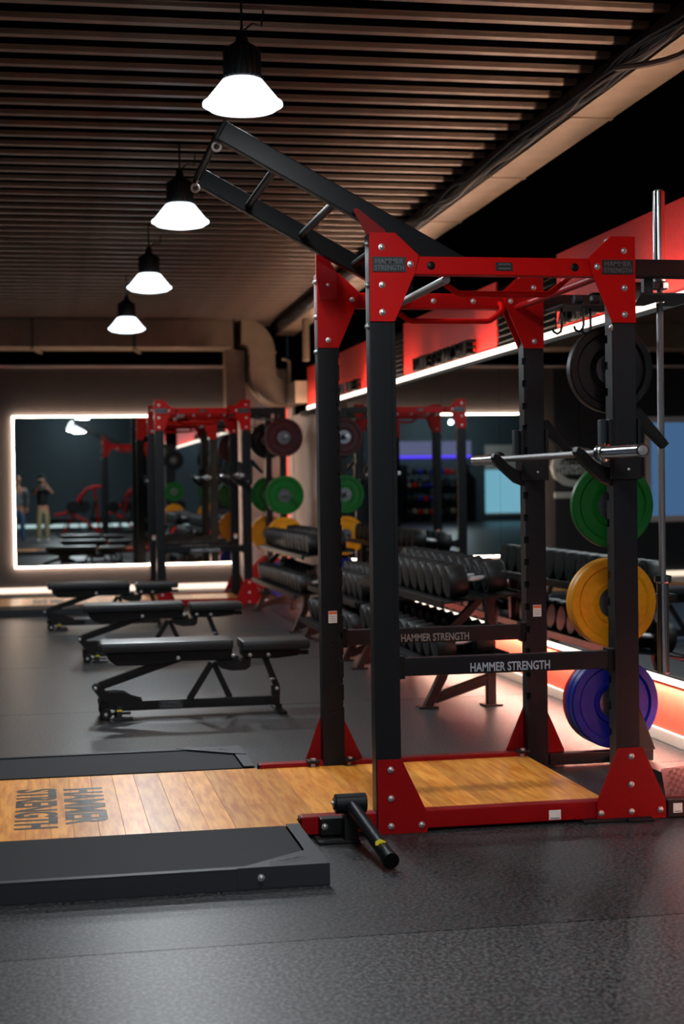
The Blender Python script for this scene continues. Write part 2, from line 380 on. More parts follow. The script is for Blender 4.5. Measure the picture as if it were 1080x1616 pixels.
for j in range(2): M.tube([(2.85-.22*i, 6.25+.012*math.sin(i*1.3+j)+.05*j, 3.50-.012*abs(math.sin(i*.9+j))) for i in range(20)], .005, 5)
tag(M.build('thin_cable', mCable), 'thin cable pair strung across the ribs at top right', 'cable')
# duct along the far wall with its elbows
db = empty('far_air_duct', (0, 19.4, 3.05), 'wide duct along the far wall with an elbow down into the red band', 'duct')
xs = [-7.4+1.22*i for i in range(9)]
for a in xs:
    c = min(a+1.216, 2.45)
    if c > a+.1: MB().box(a, c, 19.25, 19.85, 3.06, 3.42, .006).build('duct_section', mDuct, db)
    MB().bar((a-.02, 19.22, 3.035), (a+.10, 19.88, 3.035), .035, .02).build('hanger_strap', mDuct, db)
    MB().box(a-.005, a+.005, 19.22, 19.235, 3.03, 3.6).build('hanger_rod', mCable, db)
def elbow(cx, cz_, r0, r1, a0, a1, y0, y1, nseg=8):
    o_ = [(cx+r1*math.cos(a0+(a1-a0)*i/nseg), cz_+r1*math.sin(a0+(a1-a0)*i/nseg)) for i in range(nseg+1)]
    i_ = [(cx+r0*math.cos(a0+(a1-a0)*i/nseg), cz_+r0*math.sin(a0+(a1-a0)*i/nseg)) for i in range(nseg+1)]
    return MB().prism(o_+i_[::-1], 'y', y0, y1)
elbow(2.45, 3.00, .10, .42, PI/2, 0, 19.25, 19.8).build('elbow', mDuct, db)
MB().box(2.55, 2.87, 19.25, 19.8, 2.80, 3.00, .004).build('duct_section', mDuct, db)
MB().box(2.535, 2.885, 19.235, 19.815, 2.985, 3.01, .003).build('flange', mDuct, db)
MB().box(2.535, 2.885, 19.235, 19.815, 2.785, 2.80, .003).build('flange', mDuct, db)
elbow(3.0, 2.785, .14, .45, PI, PI*1.5, 19.25, 19.8).build('elbow', mDuct, db)
MB().box(3.0, WX-.002, 18.55, 19.8, 2.335, 2.60, .004).build('duct_section', mDuct, db)
MB().box(2.985, 3.005, 19.24, 19.81, 2.325, 2.65, .002).build('flange', mDuct, db)
MB().box(2.28, 2.53, 19.5, 19.8, 2.30, 3.05, .01).build('service_box', mSlat, db)
tag(MB().tube([(2.99, 18.9, 2.6), (2.99, 18.9, 2.86), (2.93, 18.9, 2.88), (2.90, 18.9, 2.88)], .02, 8).build('wall_pipe', mDuct), 'pale bent pipe standing on the end of the far duct', 'pipe')
tag(MB().cyl((2.98, 17.6, 2.76), (2.98, 17.6, 3.24), .04, 10).build('vertical_pipe', mDuct), 'thin tan vertical pipe between the red band and the ceiling at the far end', 'pipe')

# ================================================================ PENDANT LAMPS
def make_lamp():
    r = empty('pendant_lamp', (0, 0, 0), '', 'lamp')
    sh = MB(); sh.lathe([(.078, .118), (.092, .112), (.165, .022), (.180, .012), (.182, 0), (.172, -.004), (.150, -.020), (.09, -.032), (.001, -.036)], (0, 0, 0), seg=36, cap=False)
    sh.build('lamp_shade', gLamp, r, local=True)
    bd = MB(); bd.lathe([(.072, .118), (.080, .13), (.080, .24), (.066, .262), (.03, .285), (.02, .33)], (0, 0, 0), seg=24)
    for i in range(18):
        a = 2*PI*i/18; d = Vector((math.cos(a), math.sin(a), 0)); bd.bar(d*.074+Vector((0, 0, .122)), d*.074+Vector((0, 0, .25)), .006, .024, d)
    bd.build('housing', mLampBody, r, local=True)
    MB().torus((0, 0, .345), .018, .005, (1, 0, 0), 14, 6).tube([(0, 0, .36), (0, 0, .42)], .006, 6).build('hanging_hook', mLampBody, r, local=True)
    MB().tube([(.0, 0, .33), (.05, .0, .37), (.09, 0, .36), (.10, 0, .43)], .005, 6).build('power_cord', mCable, r, local=True)
    return r
lampY = [7.05, 9.93, 12.80, 15.5, 4.2, 1.3, -1.6, -4.5, -7.4]
lampL = ['largest white glowing pendant lamp hanging nearest, above the inclined rack arm', 'second white glowing pendant lamp from the front, beside the tip of the rack arm',
         'third white glowing pendant lamp from the front of the row', 'smallest and farthest white glowing pendant lamp, in front of the far duct',
         'pendant lamp above the near platform, topmost one in the far mirror', 'pendant lamp just before the camera, seen behind the arm in the far mirror',
         'pendant lamp of the row behind the camera, the lowest one in the far mirror', 'pendant lamp of the row further behind the camera', 'pendant lamp of the row near the rear wall']
L0 = None
for i, Y in enumerate(lampY):
    o = make_lamp() if i == 0 else copy_tree(L0)
    if i == 0: L0 = o
    z = [3.07, 3.02, 2.965, 2.90][i] if i < 4 else {4: 2.95, 5: 2.74, 6: 2.86}.get(i, 3.1)
    o.location = ([.92, .888, .885, .845][i] if i < 4 else .92, Y, z); tag(o, lampL[i], 'lamp', 'row of pendant lamps')
    MB().tube([(0, 0, .41), (0, 0, cz(Y)-z+.03)], .006, 6).build('hanging_rod', mLampBody, o, local=True)
    ld = bpy.data.lights.new('lamp_light', 'AREA'); ld.shape = 'DISK'; ld.size = .3; ld.energy = LAMP_W; ld.color = (.90, .96, 1)
    lo = bpy.data.objects.new('lamp_light', ld); COL.objects.link(lo); lo.location = (o.location.x, Y, z-.05)

# ================================================================ POWER RACK
def bolt_mesh():
    M = MB(); M.lathe([(.0125, 0), (.0125, .0025), (.009, .003), (.009, .009), (.006, .011)], (0, 0, 0), (0, -1, 0), 12); return M.build('bolt', mBolt, None)
BOLT = bolt_mesh(); COL.objects.unlink(BOLT)
def bolts(parent, pts, rot=(0, 0, 0)):
    for p in pts:
        inst(BOLT, parent, Vector(p)-org(parent), rot)
yn0, yn1, yf0, yf1 = 5.908, 5.984, 7.068, 7.144
def make_rack(boom):
    R = empty('power_rack', (1.24, 5.9, 0), '', 'power rack')
    # uprights with corner slots
    for xa, inner in ((1.25, 1), (2.23, -1)):
        for (ya, yb_, nearer) in ((yn0, yn1, 1), (yf0, yf1, 0)):
            M = MB(); w_ = .014
            if inner == 1: M.box(xa, xa+.1-w_, ya, yb_, 0, 2.32, .004); cx0, cx1 = xa+.1-w_-.001, xa+.1
            else: M.box(xa+w_, xa+.1, ya, yb_, 0, 2.32, .004); cx0, cx1 = xa, xa+w_+.001
            if nearer: ca, cb, sa, sb = ya, ya+.05, ya+.05, yb_
            else: sa, sb, ca, cb = ya, yb_-.05, yb_-.05, yb_
            M.box(cx0, cx1, ca, cb, 0, 2.32)
            z = .33; M.box(cx0, cx1, sa, sb, 0, .33)
            while z < 1.93:
                M.box(cx0, cx1, sa, sb, z+.032, z+.105); z += .105
            M.box(cx0, cx1, sa, sb, z, 2.32)
            up_ = M.build('upright', mSteel, R)
            # keyholes in the face
            if not nearer:
                K = MB()
                for q in range(5):
                    zz = .32+.105*q*1.0; K.cyl((xa+.05, ya+.002, zz), (xa+.05, ya-.0008, zz), .009, 12); K.box(xa+.045, xa+.055, ya-.0008, ya+.002, zz-.024, zz)
                K.build('keyholes', mDark, up_)
                s_ = MB().box(xa+.032, xa+.072, ya-.0015, ya, .72, .775).build('warning_sticker', mSticker, up_)
                MB().box(xa+.033, xa+.071, ya-.0022, ya-.001, .760, .773).build('orange_stripe', mOrange, up_)
                MB().box(xa+.037, xa+.067, ya-.0022, ya-.001, .729, .731).box(xa+.037, xa+.067, ya-.0022, ya-.001, .739, .741).box(xa+.037, xa+.067, ya-.0022, ya-.001, .749, .751).build('small_print', mGreyP, up_)
    for q in range(14):
        zz = .445+.105*q
        text('number', str(20-q), mDark, R, (1.325, yf0-.0008, zz), FRONT, .018, .014, .0006)
    # gussets
    gl = [(1.251, 2.322), (1.353, 2.322), (1.447, 2.236), (1.428, 2.166), (1.348, 1.981), (1.251, 1.981)]
    gr = [(3.58-a, b_) for a, b_ in gl]
    bl = [(1.254, .289), (1.350, .289), (1.447, .083), (1.451, .0), (1.254, .0)]
    br = [(2.235, .291), (2.338, .291), (2.433, .074), (2.435, .004), (2.143, .002), (2.145, .083)]
    for a, c in ((5.900, 5.908), (yf0-.008, yf0), (yf1, yf1+.008)):
        MB().prism(gl, 'y', a, c, .0012).build('gusset_plate', mRed, R); MB().prism(gr, 'y', a, c, .0012).build('gusset_plate', mRed, R)
    for a, c in ((5.900, 5.908), (yf1, yf1+.008)):
        MB().prism(bl if a < 6 else [(1.16, .0), (1.16, .03), (1.254, .289)]+bl[1:], 'y', a, c, .0012).build('foot_plate', mRedDark, R)
        MB().prism(br, 'y', a, c, .0012).build('foot_plate', mRedDark, R)
    B = [(1.299, 2.266), (1.299, 2.121), (1.299, 2.016), (1.412, 2.202), (2.281, 2.265), (2.282, 2.118), (2.282, 2.013), (2.169, 2.201)]
    B2 = [(1.306, .25), (1.306, .139), (1.305, .031), (1.427, .031), (2.289, .256), (2.288, .144), (2.288, .036), (2.16, .035), (2.410, .037)]
    bolts(R, [(x, 5.900, z) for x, z in B+B2]); bolts(R, [(x, yf0-.008, z) for x, z in B if abs(z-2.121) > .01])
    bolts(R, [(1.25, y_, z) for y_ in (5.945, 7.106) for z in (2.285, 2.125, 1.965)], (0, 0, -PI/2))
    bolts(R, [(x, 5.91, z) for x in (2.232, ) for z in (1.962,)], (0, 0, -PI/2))
    # badges
    for xa, xb in ((1.262, 1.394), (2.190, 2.320)):
        bd = MB().box(xa, xb, 5.896, 5.9005, 2.171, 2.229, .001).build('badge', mBadge, R)
        text('lettering', 'HAMMER', mBadgeT, bd, ((xa+xb)/2, 5.8955, 2.213), FRONT, .11, .019, .0012, .01)
        text('lettering', 'STRENGTH', mBadgeT, bd, ((xa+xb)/2, 5.8955, 2.187), FRONT, .116, .019, .0012, .01)
    # cross beams
    for ya in (5.912, 7.070):
        M = MB().box(1.35, 2.23, ya, ya+.068, 2.165, 2.235, .005).build('top_beam', mRed, R)
    for x in (1.497, 2.081):
        MB().lathe([(.0165, 0), (.0165, .002), (.012, .005)], (x, 5.912, 2.199), (0, -1, 0), 18).build('end_plug', mPlastic, R)
    lb = MB().box(1.757, 1.826, 5.909, 5.9125, 2.182, 2.215, .001).build('height_label', mBadge, R)
    MB().box(1.767, 1.816, 5.9078, 5.9095, 2.205, 2.210).box(1.767, 1.816, 5.9078, 5.9095, 2.188, 2.193).build('small_print', mBadgeT, lb)
    bolts(R, [(x, 7.070, 2.20) for x in (1.62, 1.80, 1.99)])
    # pull up handles
    for ya, yb_ in ((6.10, 5.975), (6.95, 7.075)):
        s_ = 0 if ya < 6.5 else -.02
        MB().tube([(1.56, yb_, 2.19), (1.572, (ya+yb_)/2, 2.185+s_/2), (1.587, ya, 2.165+s_), (1.615, ya, 2.142+s_), (1.650, ya, 2.118+s_), (1.665, ya, 2.114+s_), (2.020, ya, 2.114+s_), (2.036, ya, 2.118+s_), (2.07, ya, 2.142+s_), (2.095, ya, 2.165+s_), (2.11, (ya+yb_)/2, 2.185+s_/2), (2.12, yb_, 2.19)], .0125, 12).build('pull_up_handle', mRed, R)
    MB().cyl((1.575, 5.98, 2.155), (1.575, 7.07, 2.155), .0165, 16).build('pull_up_bar', mKnurl, R)
    MB().cyl((2.20, 5.98, 2.172), (2.20, 7.07, 2.172), .016, 16).build('pull_up_bar', mRedDark, R)
    # base
    MB().box(.955, 2.30, 5.912, 5.978, .012, .082, .006).build('base_beam', mRedDark, R)
    MB().box(.955, 2.30, 7.076, 7.140, .02, .082, .006).build('base_beam', mRedDark, R)
    MB().box(.951, .956, 5.916, 5.974, .016, .078, .002).build('end_cap', mPlastic, R)
    MB().box(.951, .956, 7.08, 7.136, .024, .078, .002).build('end_cap', mPlastic, R)
    for a, c, ya in ((2.08, 2.26, 5.88), (2.26, 2.37, 5.86), (1.02, 1.14, 5.80), (2.2, 2.36, 7.06), (1.2, 1.4, 7.06)):
        MB().box(a, c, ya, ya+.13, 0, .013, .003).build('rubber_foot', mRubber, R)
    st = MB().box(1.947, 1.996, 5.9105, 5.9122, .018, .056).build('white_label', mSticker, R)
    MB().box(1.952, 1.991, 5.9098, 5.911, .021, .026).build('small_print', mGreyP, st)
    for x in (1.2, 1.37, 2.2):     # tie-down clips on the far base beam
        c_ = MB().box(x-.028, x+.028, 7.035, 7.10, .082, .094, .003).build('floor_clip', mBlack, R)
        MB().cyl((x, 7.055, .094), (x, 7.055, .103), .012, 10).build('bolt', mBolt, c_); MB().box(x-.009, x+.009, 7.068, 7.0755, .05, .074).build('bolt', mBolt, c_)
    # safety bars
    for ya, zt, m_ in ((5.925, 0, mTextN), (7.085, .006, mGreyP)):
        sb = MB().box(1.352, 2.232, ya, ya+.05, .606+zt, .677+zt, .006).build('safety_bar', mBlack if ya > 6 else mSteel, R)
        text('lettering', 'HAMMER STRENGTH', m_, sb, (1.80 if ya < 6 else 1.79, ya-.0008, .632+zt), FRONT, .326, .036, .0008, .018)
        for x in (1.345, 2.205):
            MB().box(x, x+.03, ya-.004, ya+.058, .596+zt, .685+zt, .004).build('bar_socket', mPlastic, sb)
    # barbell catches
    for ya, fy in ((yn0, -1), (yf0, 1)):
        J = empty('barbell_catch', (0, 0, 0), None, None); del_ = J; COL.objects.unlink(J); bpy.data.objects.remove(J)
        cb = MB().box(2.212, 2.228, ya-.012, ya+.088, 1.36, 1.60, .004).box(2.332, 2.346, ya-.012, ya+.088, 1.36, 1.60, .004).box(2.225, 2.335, ya-.014, ya-.001, 1.36, 1.47, .003).build('barbell_catch', mBlack, R)
        yc = ya+.038
        MB().bar((2.235, yc, 1.362), (2.098, yc, 1.468), .05, .038, (0, 1, 0), .005).build('catch_arm', mPlastic, cb) if False else \
            MB().prism([(2.235, 1.335), (2.235, 1.395), (2.195, 1.412), (2.155, 1.432), (2.118, 1.476), (2.088, 1.492), (2.080, 1.470), (2.120, 1.415), (2.19, 1.352)], 'y', yc-.028, yc+.028, .004).build('catch_arm', mPlastic, cb)
        MB().prism([(2.335, 1.64), (2.352, 1.648), (2.475, 1.502), (2.452, 1.480), (2.335, 1.59)], 'y', yc-.022, yc+.022, .004).build('rear_fin', mPlastic, cb)
        MB().box(2.186, 2.212, yc-.02, yc+.02, 1.47, 1.60, .006).build('lock_pin', mFrameG, cb)
        inst(BOLT, cb, Vector((2.29, ya-.014, 1.40))-org(cb), None, (.5, .5, .5))
    # front supports of the arm
    MB().prism([(1.205, 2.425), (1.225, 2.43), (1.335, 2.345), (1.335, 2.25), (1.262, 2.25), (1.262, 2.33)], 'y', 5.99, 6.0, .001).build('arm_support', mRedDark, R) if boom else None
    if boom:
        MB().prism([(1.245, 2.42), (1.30, 2.385), (1.34, 2.33), (1.34, 2.2), (1.262, 2.2), (1.245, 2.3)], 'y', 7.05, 7.06, .001).build('arm_support', mRedDark, R)
        BM = empty('climbing_arm', (0, 0, 0), None, None); BM.parent = R; BM.location = (0, 0, 0); bpy.data.objects.remove(BM)
        d = Vector((1.0, 0, -.540)).normalized(); nrm = Vector((d.z*-1, 0, d.x)); ends = []
        rails = []
        for yc, sx in ((6.055, 0), (6.955, .0)):
            p = Vector((.705, yc, 2.727)); q = p+Vector((.95, 0, -.540*.95))
            rails.append(MB().bar(p, q, .052, .078, (0, 0, 1), .005).build('arm_rail', mSteel, R))
            MB().bar(p-d*.012, p+d*.001, .056, .082, (0, 0, 1), .002).build('end_cap', mPlastic, rails[-1])
            bolts(R, [p+d*L+nrm*.041 for L in (.06, )], (PI/2*-1, 0, 0)) if False else None
        for X in (.700, .925, 1.162, 1.400):
            Z = 2.727-.540*(X-.705)-.006
            MB().cyl((X, 6.07, Z), (X, 6.94, Z), .0165, 16).build('rung', mBlack, R)
        for yc in (6.075, 6.93):
            ey = MB().torus((.688, yc, 2.672), .0165, .0055, (.3, 1, 0)).build('eyelet', mSticker, R)
            MB().cyl((.69, yc, 2.685), (.70, yc, 2.712), .006, 8).build('eyelet_shank', mBolt, ey)
        for yc in (6.055, 6.955):
            bolts(R, [Vector((X, yc, 2.727-.540*(X-.705)+.045)) for X in (.74, 1.30, 1.40)], (PI/2, 0, 0))
    # landmine pivot and sleeve at the near left foot
    if boom:
        lm_ = MB().cyl((1.066, 5.80, .150), (1.186, 5.80, .150), .037, 22, ch=.003).build('pivot_barrel', mSteel, R)
        MB().cyl((1.060, 5.80, .150), (1.066, 5.80, .150), .022, 18).build('barrel_cap', mPlastic, lm_)
        MB().cyl((1.126, 5.79, .145), (1.176, 5.36, .042), .0265, 20).build('bar_sleeve', mSteel, lm_)
        MB().cyl((1.1757, 5.362, .0405), (1.1785, 5.337, .0345), .0305, 20).build('sleeve_mouth', mPlastic, lm_)
        MB().prism([(1.140, 0), (1.175, 0), (1.178, .012), (1.158, .022), (1.140, .014)], 'y', 0, .002).build('yellow_tag', mYellowS, lm_, loc=None) .location = Vector((.0, 5.418, .074))-Vector((1.24, 5.9, 0))+Vector((1.24, 5.9, 0))-Vector((0, 0, 0))
        MB().box(1.10, 1.155, 5.79, 5.845, .0, .12, .004).box(1.02, 1.155, 5.85, 5.905, .02, .085, .004).box(1.00, 1.16, 5.78, 5.90, 0, .012, .003).build('pivot_bracket', mBlack, R)
        bolts(R, [(1.035, 5.85, .055)]); inst(BOLT, lm_, Vector((1.060, 5.80, .155))-org(lm_), (0, 0, -PI/2), (.7, .7, .7))
    # rear plate storage
    for ya, fy in ((yn0, -1), (yf0, 1)):
        su = MB().box(2.662, 2.738, ya, ya+.076, .0, 2.235, .005).build('storage_upright', mBlack, R)
        MB().box(2.33, 2.70, ya+.004, ya+.072, 2.165, 2.235, .005).build('storage_beam', mBlack, R)
        MB().box(2.34, 2.86, ya+.01, ya+.07, .01, .065, .005).build('storage_base_beam', mBlack, R)
        MB().prism([(2.738, .33), (2.765, .33), (2.865, .066), (2.738, .066)], 'y', ya+.0, ya+.008, .001).build('storage_gusset', mBlack, R)
        for z in (.286, .770, 1.24, 1.895):
            y0_ = ya if fy < 0 else ya+.076
            MB().cyl((2.70, y0_, z), (2.70, y0_+fy*.235, z), .024, 16, ch=.003).build('storage_peg', mChrome, su)
    MB().box(2.66, 2.73, yn1, yf0, .012, .066, .004).build('storage_base_beam', mBlack, R)
    tr = MB().prism([(2.445, 5.93), (2.80, 5.93), (2.80, 6.55), (2.66, 6.50)], 'z', .068, .082).build('tread_plate', mTread, R)
    D = MB()
    for i in range(26):
        for j in range(12):
            x = 2.47+j*.026+(i % 2)*.013; y_ = 5.95+i*.024
            if x-2.445 > (y_-5.93)*.42+.01 and x < 2.79 and y_ < 6.5: D.bar((x-.007, y_-.007*(1 if (i+j) % 2 else -1), .0825), (x+.007, y_+.007*(1 if (i+j) % 2 else -1), .0825), .004, .003)
    tag(D.build('tread_studs', mTread, tr), kind='stuff')
    MB().box(2.44, 2.80, 5.895, 5.93, .004, .075, .004).build('tread_edge', mBlack, R)
    l2 = MB().box(2.462, 2.50, 5.893, 5.895, .022, .06).build('white_label', mSticker, R)
    MB().box(2.466, 2.496, 5.8922, 5.8935, .026, .03).build('small_print', mGreyP, l2)
    # bar hanger and hooks under the storage beams
    MB().prism([(2.385, 5.99), (2.70, 5.99), (2.70, 6.40), (2.617, 6.40), (2.617, 6.24), (2.563, 6.24), (2.563, 6.40), (2.52, 6.40)], 'z', 2.105, 2.112).box(2.40, 2.44, 5.99, 6.02, 2.11, 2.17).box(2.62, 2.66, 5.99, 6.02, 2.11, 2.17).build('bar_hanger', mFrameG, R)
    for X, Y0 in ((2.66, 6.1), (2.45, 6.85), (2.52, 6.95), (2.38, 6.95)):
        z0_ = 2.105 if Y0 < 6.5 else 2.16
        MB().tube([(X, Y0, z0_+.01), (X, Y0, z0_-.09), (X-.006, Y0, z0_-.112), (X-.022, Y0, z0_-.122), (X-.04, Y0, z0_-.112), (X-.045, Y0, z0_-.095)], .006, 8).build('accessory_hook', mBlack, R)
    MB().box(2.34, 2.62, 6.82, 7.07, 2.155, 2.163, .001).build('hook_shelf', mFrameG, R)
    for X in (2.42, 2.505): MB().cyl((X, 6.90, 2.19), (X+.04, 6.90, 2.19), .021, 16, ch=.003).build('roller', mFrameG, R)
    return R
rack = make_rack(True)
# the second rack: same parts without the climbing arm and pivot
rack2 = make_rack(False); rack2.location = (1.24, 17.6, 0)
tag(rack, 'large red and charcoal power rack in the foreground with an inclined climbing arm', 'power rack')
tag(rack2, 'red and charcoal power rack far back in front of the glowing mirror', 'power rack')

# ================================================================ BARBELLS
def barbell(label, loc, rot, L=2.27, sleeve=.43):
    B = empty('barbell', (0, 0, 0), label, 'barbell')
    h = L/2; s0 = h-sleeve
    MB().cyl((0, -s0, 0), (0, -.62, 0), .0145, 16).cyl((0, .62, 0), (0, s0, 0), .0145, 16).build('shaft', mChrome, B, local=True) if False else None
    MB().cyl((0, -s0-.01, 0), (0, s0+.01, 0), .0145, 18).build('shaft', mKnurl, B, local=True)
    for s_ in (-1, 1):
        MB().lathe([(.020, 0), (.037, .004), (.037, .028), (.034, .032), (.0255, .036), (.0255, sleeve-.004), (.0225, sleeve)], (0, s_*s0, 0), (0, s_, 0), 26).build('sleeve', mChrome, B, local=True)
        MB().lathe([(.018, 0), (.018, .002), (.012, .003)], (0, s_*h, 0), (0, s_, 0), 18).build('end_cap', mBolt, B, local=True)
    B.location = loc; B.rotation_euler = rot; return B
bar1 = barbell('chrome barbell resting across the catches of the foreground rack', (2.165, 6.565, 1.4655), (0, 0, 0))
bar2 = copy_tree(bar1); bar2.location = (2.165, 18.265, 1.4655); tag(bar2, 'chrome barbell resting across the catches of the far rack', 'barbell')
bar3 = barbell('chrome barbell hanging upright behind the right hand post of the foreground rack', (2.59, 6.29, 1.556), (PI/2, 0, 0), 2.05, .42)

# ================================================================ BUMPER PLATES
plate_mesh = {}
def plate(color, dia, th, loc, label, group, name='bumper_plate'):
    key = (color, dia, th); B = empty(name, loc, label, 'weight plate', group)
    r = dia/2; h = th/2
    if key not in plate_mesh:
        a = MB(); prof = [(.076, -h*.7), (.098, -h*.9), (.106, -h*.55), (r*.78, -h*.55), (r*.83, -h), (r-.006, -h), (r, -h+.006), (r, h-.006), (r-.006, h), (r*.83, h), (r*.78, h*.55), (.106, h*.55), (.098, h*.9), (.076, h*.7), (.076, -h*.7)]
        a.lathe(prof, (0, 0, 0), (0, 1, 0), 48, cap=False); o1 = a.build('rubber_body', mPlate[color], B, local=True)
        o2 = MB().lathe([(.0262, -h*.95), (.040, -h*.95), (.044, -h*.6), (.0765, -h*.6), (.0765, h*.6), (.044, h*.6), (.040, h*.95), (.0262, h*.95), (.0262, -h*.95)], (0, 0, 0), (0, 1, 0), 28, cap=False).build('steel_hub', mHub, B, local=True)
        plate_mesh[key] = (o1, o2)
    else:
        for s in plate_mesh[key]: inst(s, B, (0, 0, 0))
    return B
def stack(spec, y0, dirn, z, where, grp):
    yy = y0+dirn*.006
    nn = {}
    for i, (c, d, t_) in enumerate(spec):
        pos = 'innermost' if i == 0 else 'outermost' if i == len(spec)-1 else 'middle'
        lab = f'{c} bumper plate, {where}' + (f', {pos} there' if len(spec) > 1 else '')
        plate(c, d, t_, (2.70, yy+dirn*t_/2, z-.004), lab, grp); yy += dirn*(t_+.003)
# foreground rack, outer pegs beyond the far right post
g1 = 'bumper plates stored on the foreground rack'
stack([('blue', .44, .055), ('blue', .44, .055), ('red', .44, .03)], 7.150, 1, .286, 'lowest storage peg behind the foreground rack', g1)
stack([('yellow', .43, .045), ('yellow', .43, .045)], 7.150, 1, .770, 'second lowest storage peg behind the foreground rack', g1)
stack([('green', .41, .05)], 7.150, 1, 1.24, 'second highest storage peg behind the foreground rack', g1)
stack([('black', .42, .06)], 7.150, 1, 1.895, 'top storage peg behind the foreground rack', g1)
g2 = 'bumper plates stored on the far rack'
for (yy, dd, spec) in ((17.602, -1, [(.286, [('blue', .44, .05)]), (.770, [('yellow', .44, .05)]), (1.24, [('green', .44, .05)]), (1.895, [('maroon', .44, .05)])]),
                       (18.85, 1, [(.286, [('red', .44, .06)]), (.770, [('yellow', .44, .045), ('yellow', .44, .045)]), (1.24, [('green', .44, .06)]), (1.895, [('black', .44, .06)])])):
    for z, s in spec:
        nm = {.286: 'lowest', .770: 'second lowest', 1.24: 'second highest', 1.895: 'top'}[z]
        stack(s, yy, dd, z, f'{nm} {"front" if dd < 0 else "rear"} peg beside the far rack', g2)

# ================================================================ LIFTING PLATFORMS
def make_platform():
    Pm = empty('lifting_platform', (.935, 5.2, 0), '', 'platform')
    X0 = -1.75
    # near and far rubber wings
    for (a, c, s_) in ((5.2, 5.85, 1), (7.105, 7.655, -1)):
        MB().box(X0, .88, a+.03 if s_ > 0 else a, c if s_ > 0 else c-.03, .0, .068, .003).build('rubber_mat', mMat, Pm)
        yo = a if s_ > 0 else c; yi = yo+s_*.032
        MB().box(X0, .935, min(yo, yo+s_*.008), max(yo, yo+s_*.008), .0, .074, .003).box(X0, .935, min(yo, yi), max(yo, yi), .068, .074, .001).build('edge_frame', mFrameG, Pm)
        MB().box(.885, .935, min(a, c)+.005, max(a, c), .068, .0738, .001).box(.927, .935, a+.005, c-.002, 0, .07, .001).build('end_frame', mFrameG, Pm)
        yb2 = yo+s_*.19
        cp = MB().prism([(.62, yo), (.9355, yo), (.9355, yo+s_*.24), (.885, yo+s_*.21)], 'z', .074, .0765).prism([(.62, yo-s_*.0015), (.9355, yo-s_*.0015), (.9355, yo), (.62, yo)], 'z', .004, .0765).build('corner_plate', mFrameG, Pm)
        ang = math.atan2(s_*.17, .30)
        for j, tx in enumerate(('HAMMER', 'STRENGTH')):
            text('lettering', tx, mInk, cp, (.80+.02*j*0, yo+s_*(.085-.035*j if s_ > 0 else .05+.035*j), .0768), (0, 0, ang*.9), .15, .026, .0006, .01)
        inst(BOLT, Pm, Vector((.70, yo-s_*.0015, .04))-org(Pm), (0, 0, 0) if s_ > 0 else (0, 0, PI))
    # oak boards
    x = X0; i = 0; random.seed(11)
    while x < 2.22:
        wd = random.choice((.085, .095, .1, .11)); x1 = min(x+wd, 2.225)
        if x < .945 < x1 and x1-.945 < .06: x1 = .945
        ya, yb_ = (5.857, 7.10) if x1 <= .9451 else (5.982, 7.072)
        cut = random.random()
        if cut < .35 and x1 <= .95:
            ym = ya+(yb_-ya)*random.uniform(.3, .7); segs = ((ya, ym), (ym+.0008, yb_))
        else: segs = ((ya, yb_),)
        for s0, s1 in segs: MB().box(x+.0004, x1-.0004, s0, s1, .03, .063+random.uniform(-.0002, .0002), .0006).build('board', mWood, Pm, smooth=False)
        x = x1; i += 1
    MB().box(X0, .94, 5.86, 7.1, .0, .03).box(.94, 2.22, 5.99, 7.06, 0, .03).build('plywood_base', mInk, Pm)
    text('lettering', 'HAMMER', mInk, Pm, (.150, 6.46, .0636), (0, 0, -PI/2), .72, .165, .0006, .035)
    text('lettering', 'STRENGTH', mInk, Pm, (-.045, 6.45, .0636), (0, 0, -PI/2), .80, .170, .0006, .035)
    return Pm
pl1 = make_platform(); tag(pl1, 'oak lifting platform with black side mats running into the foreground rack', 'platform')
pl2 = copy_tree(pl1); pl2.location = (.935, 16.9, 0); tag(pl2, 'oak lifting platform with black side mats at the far rack', 'platform')

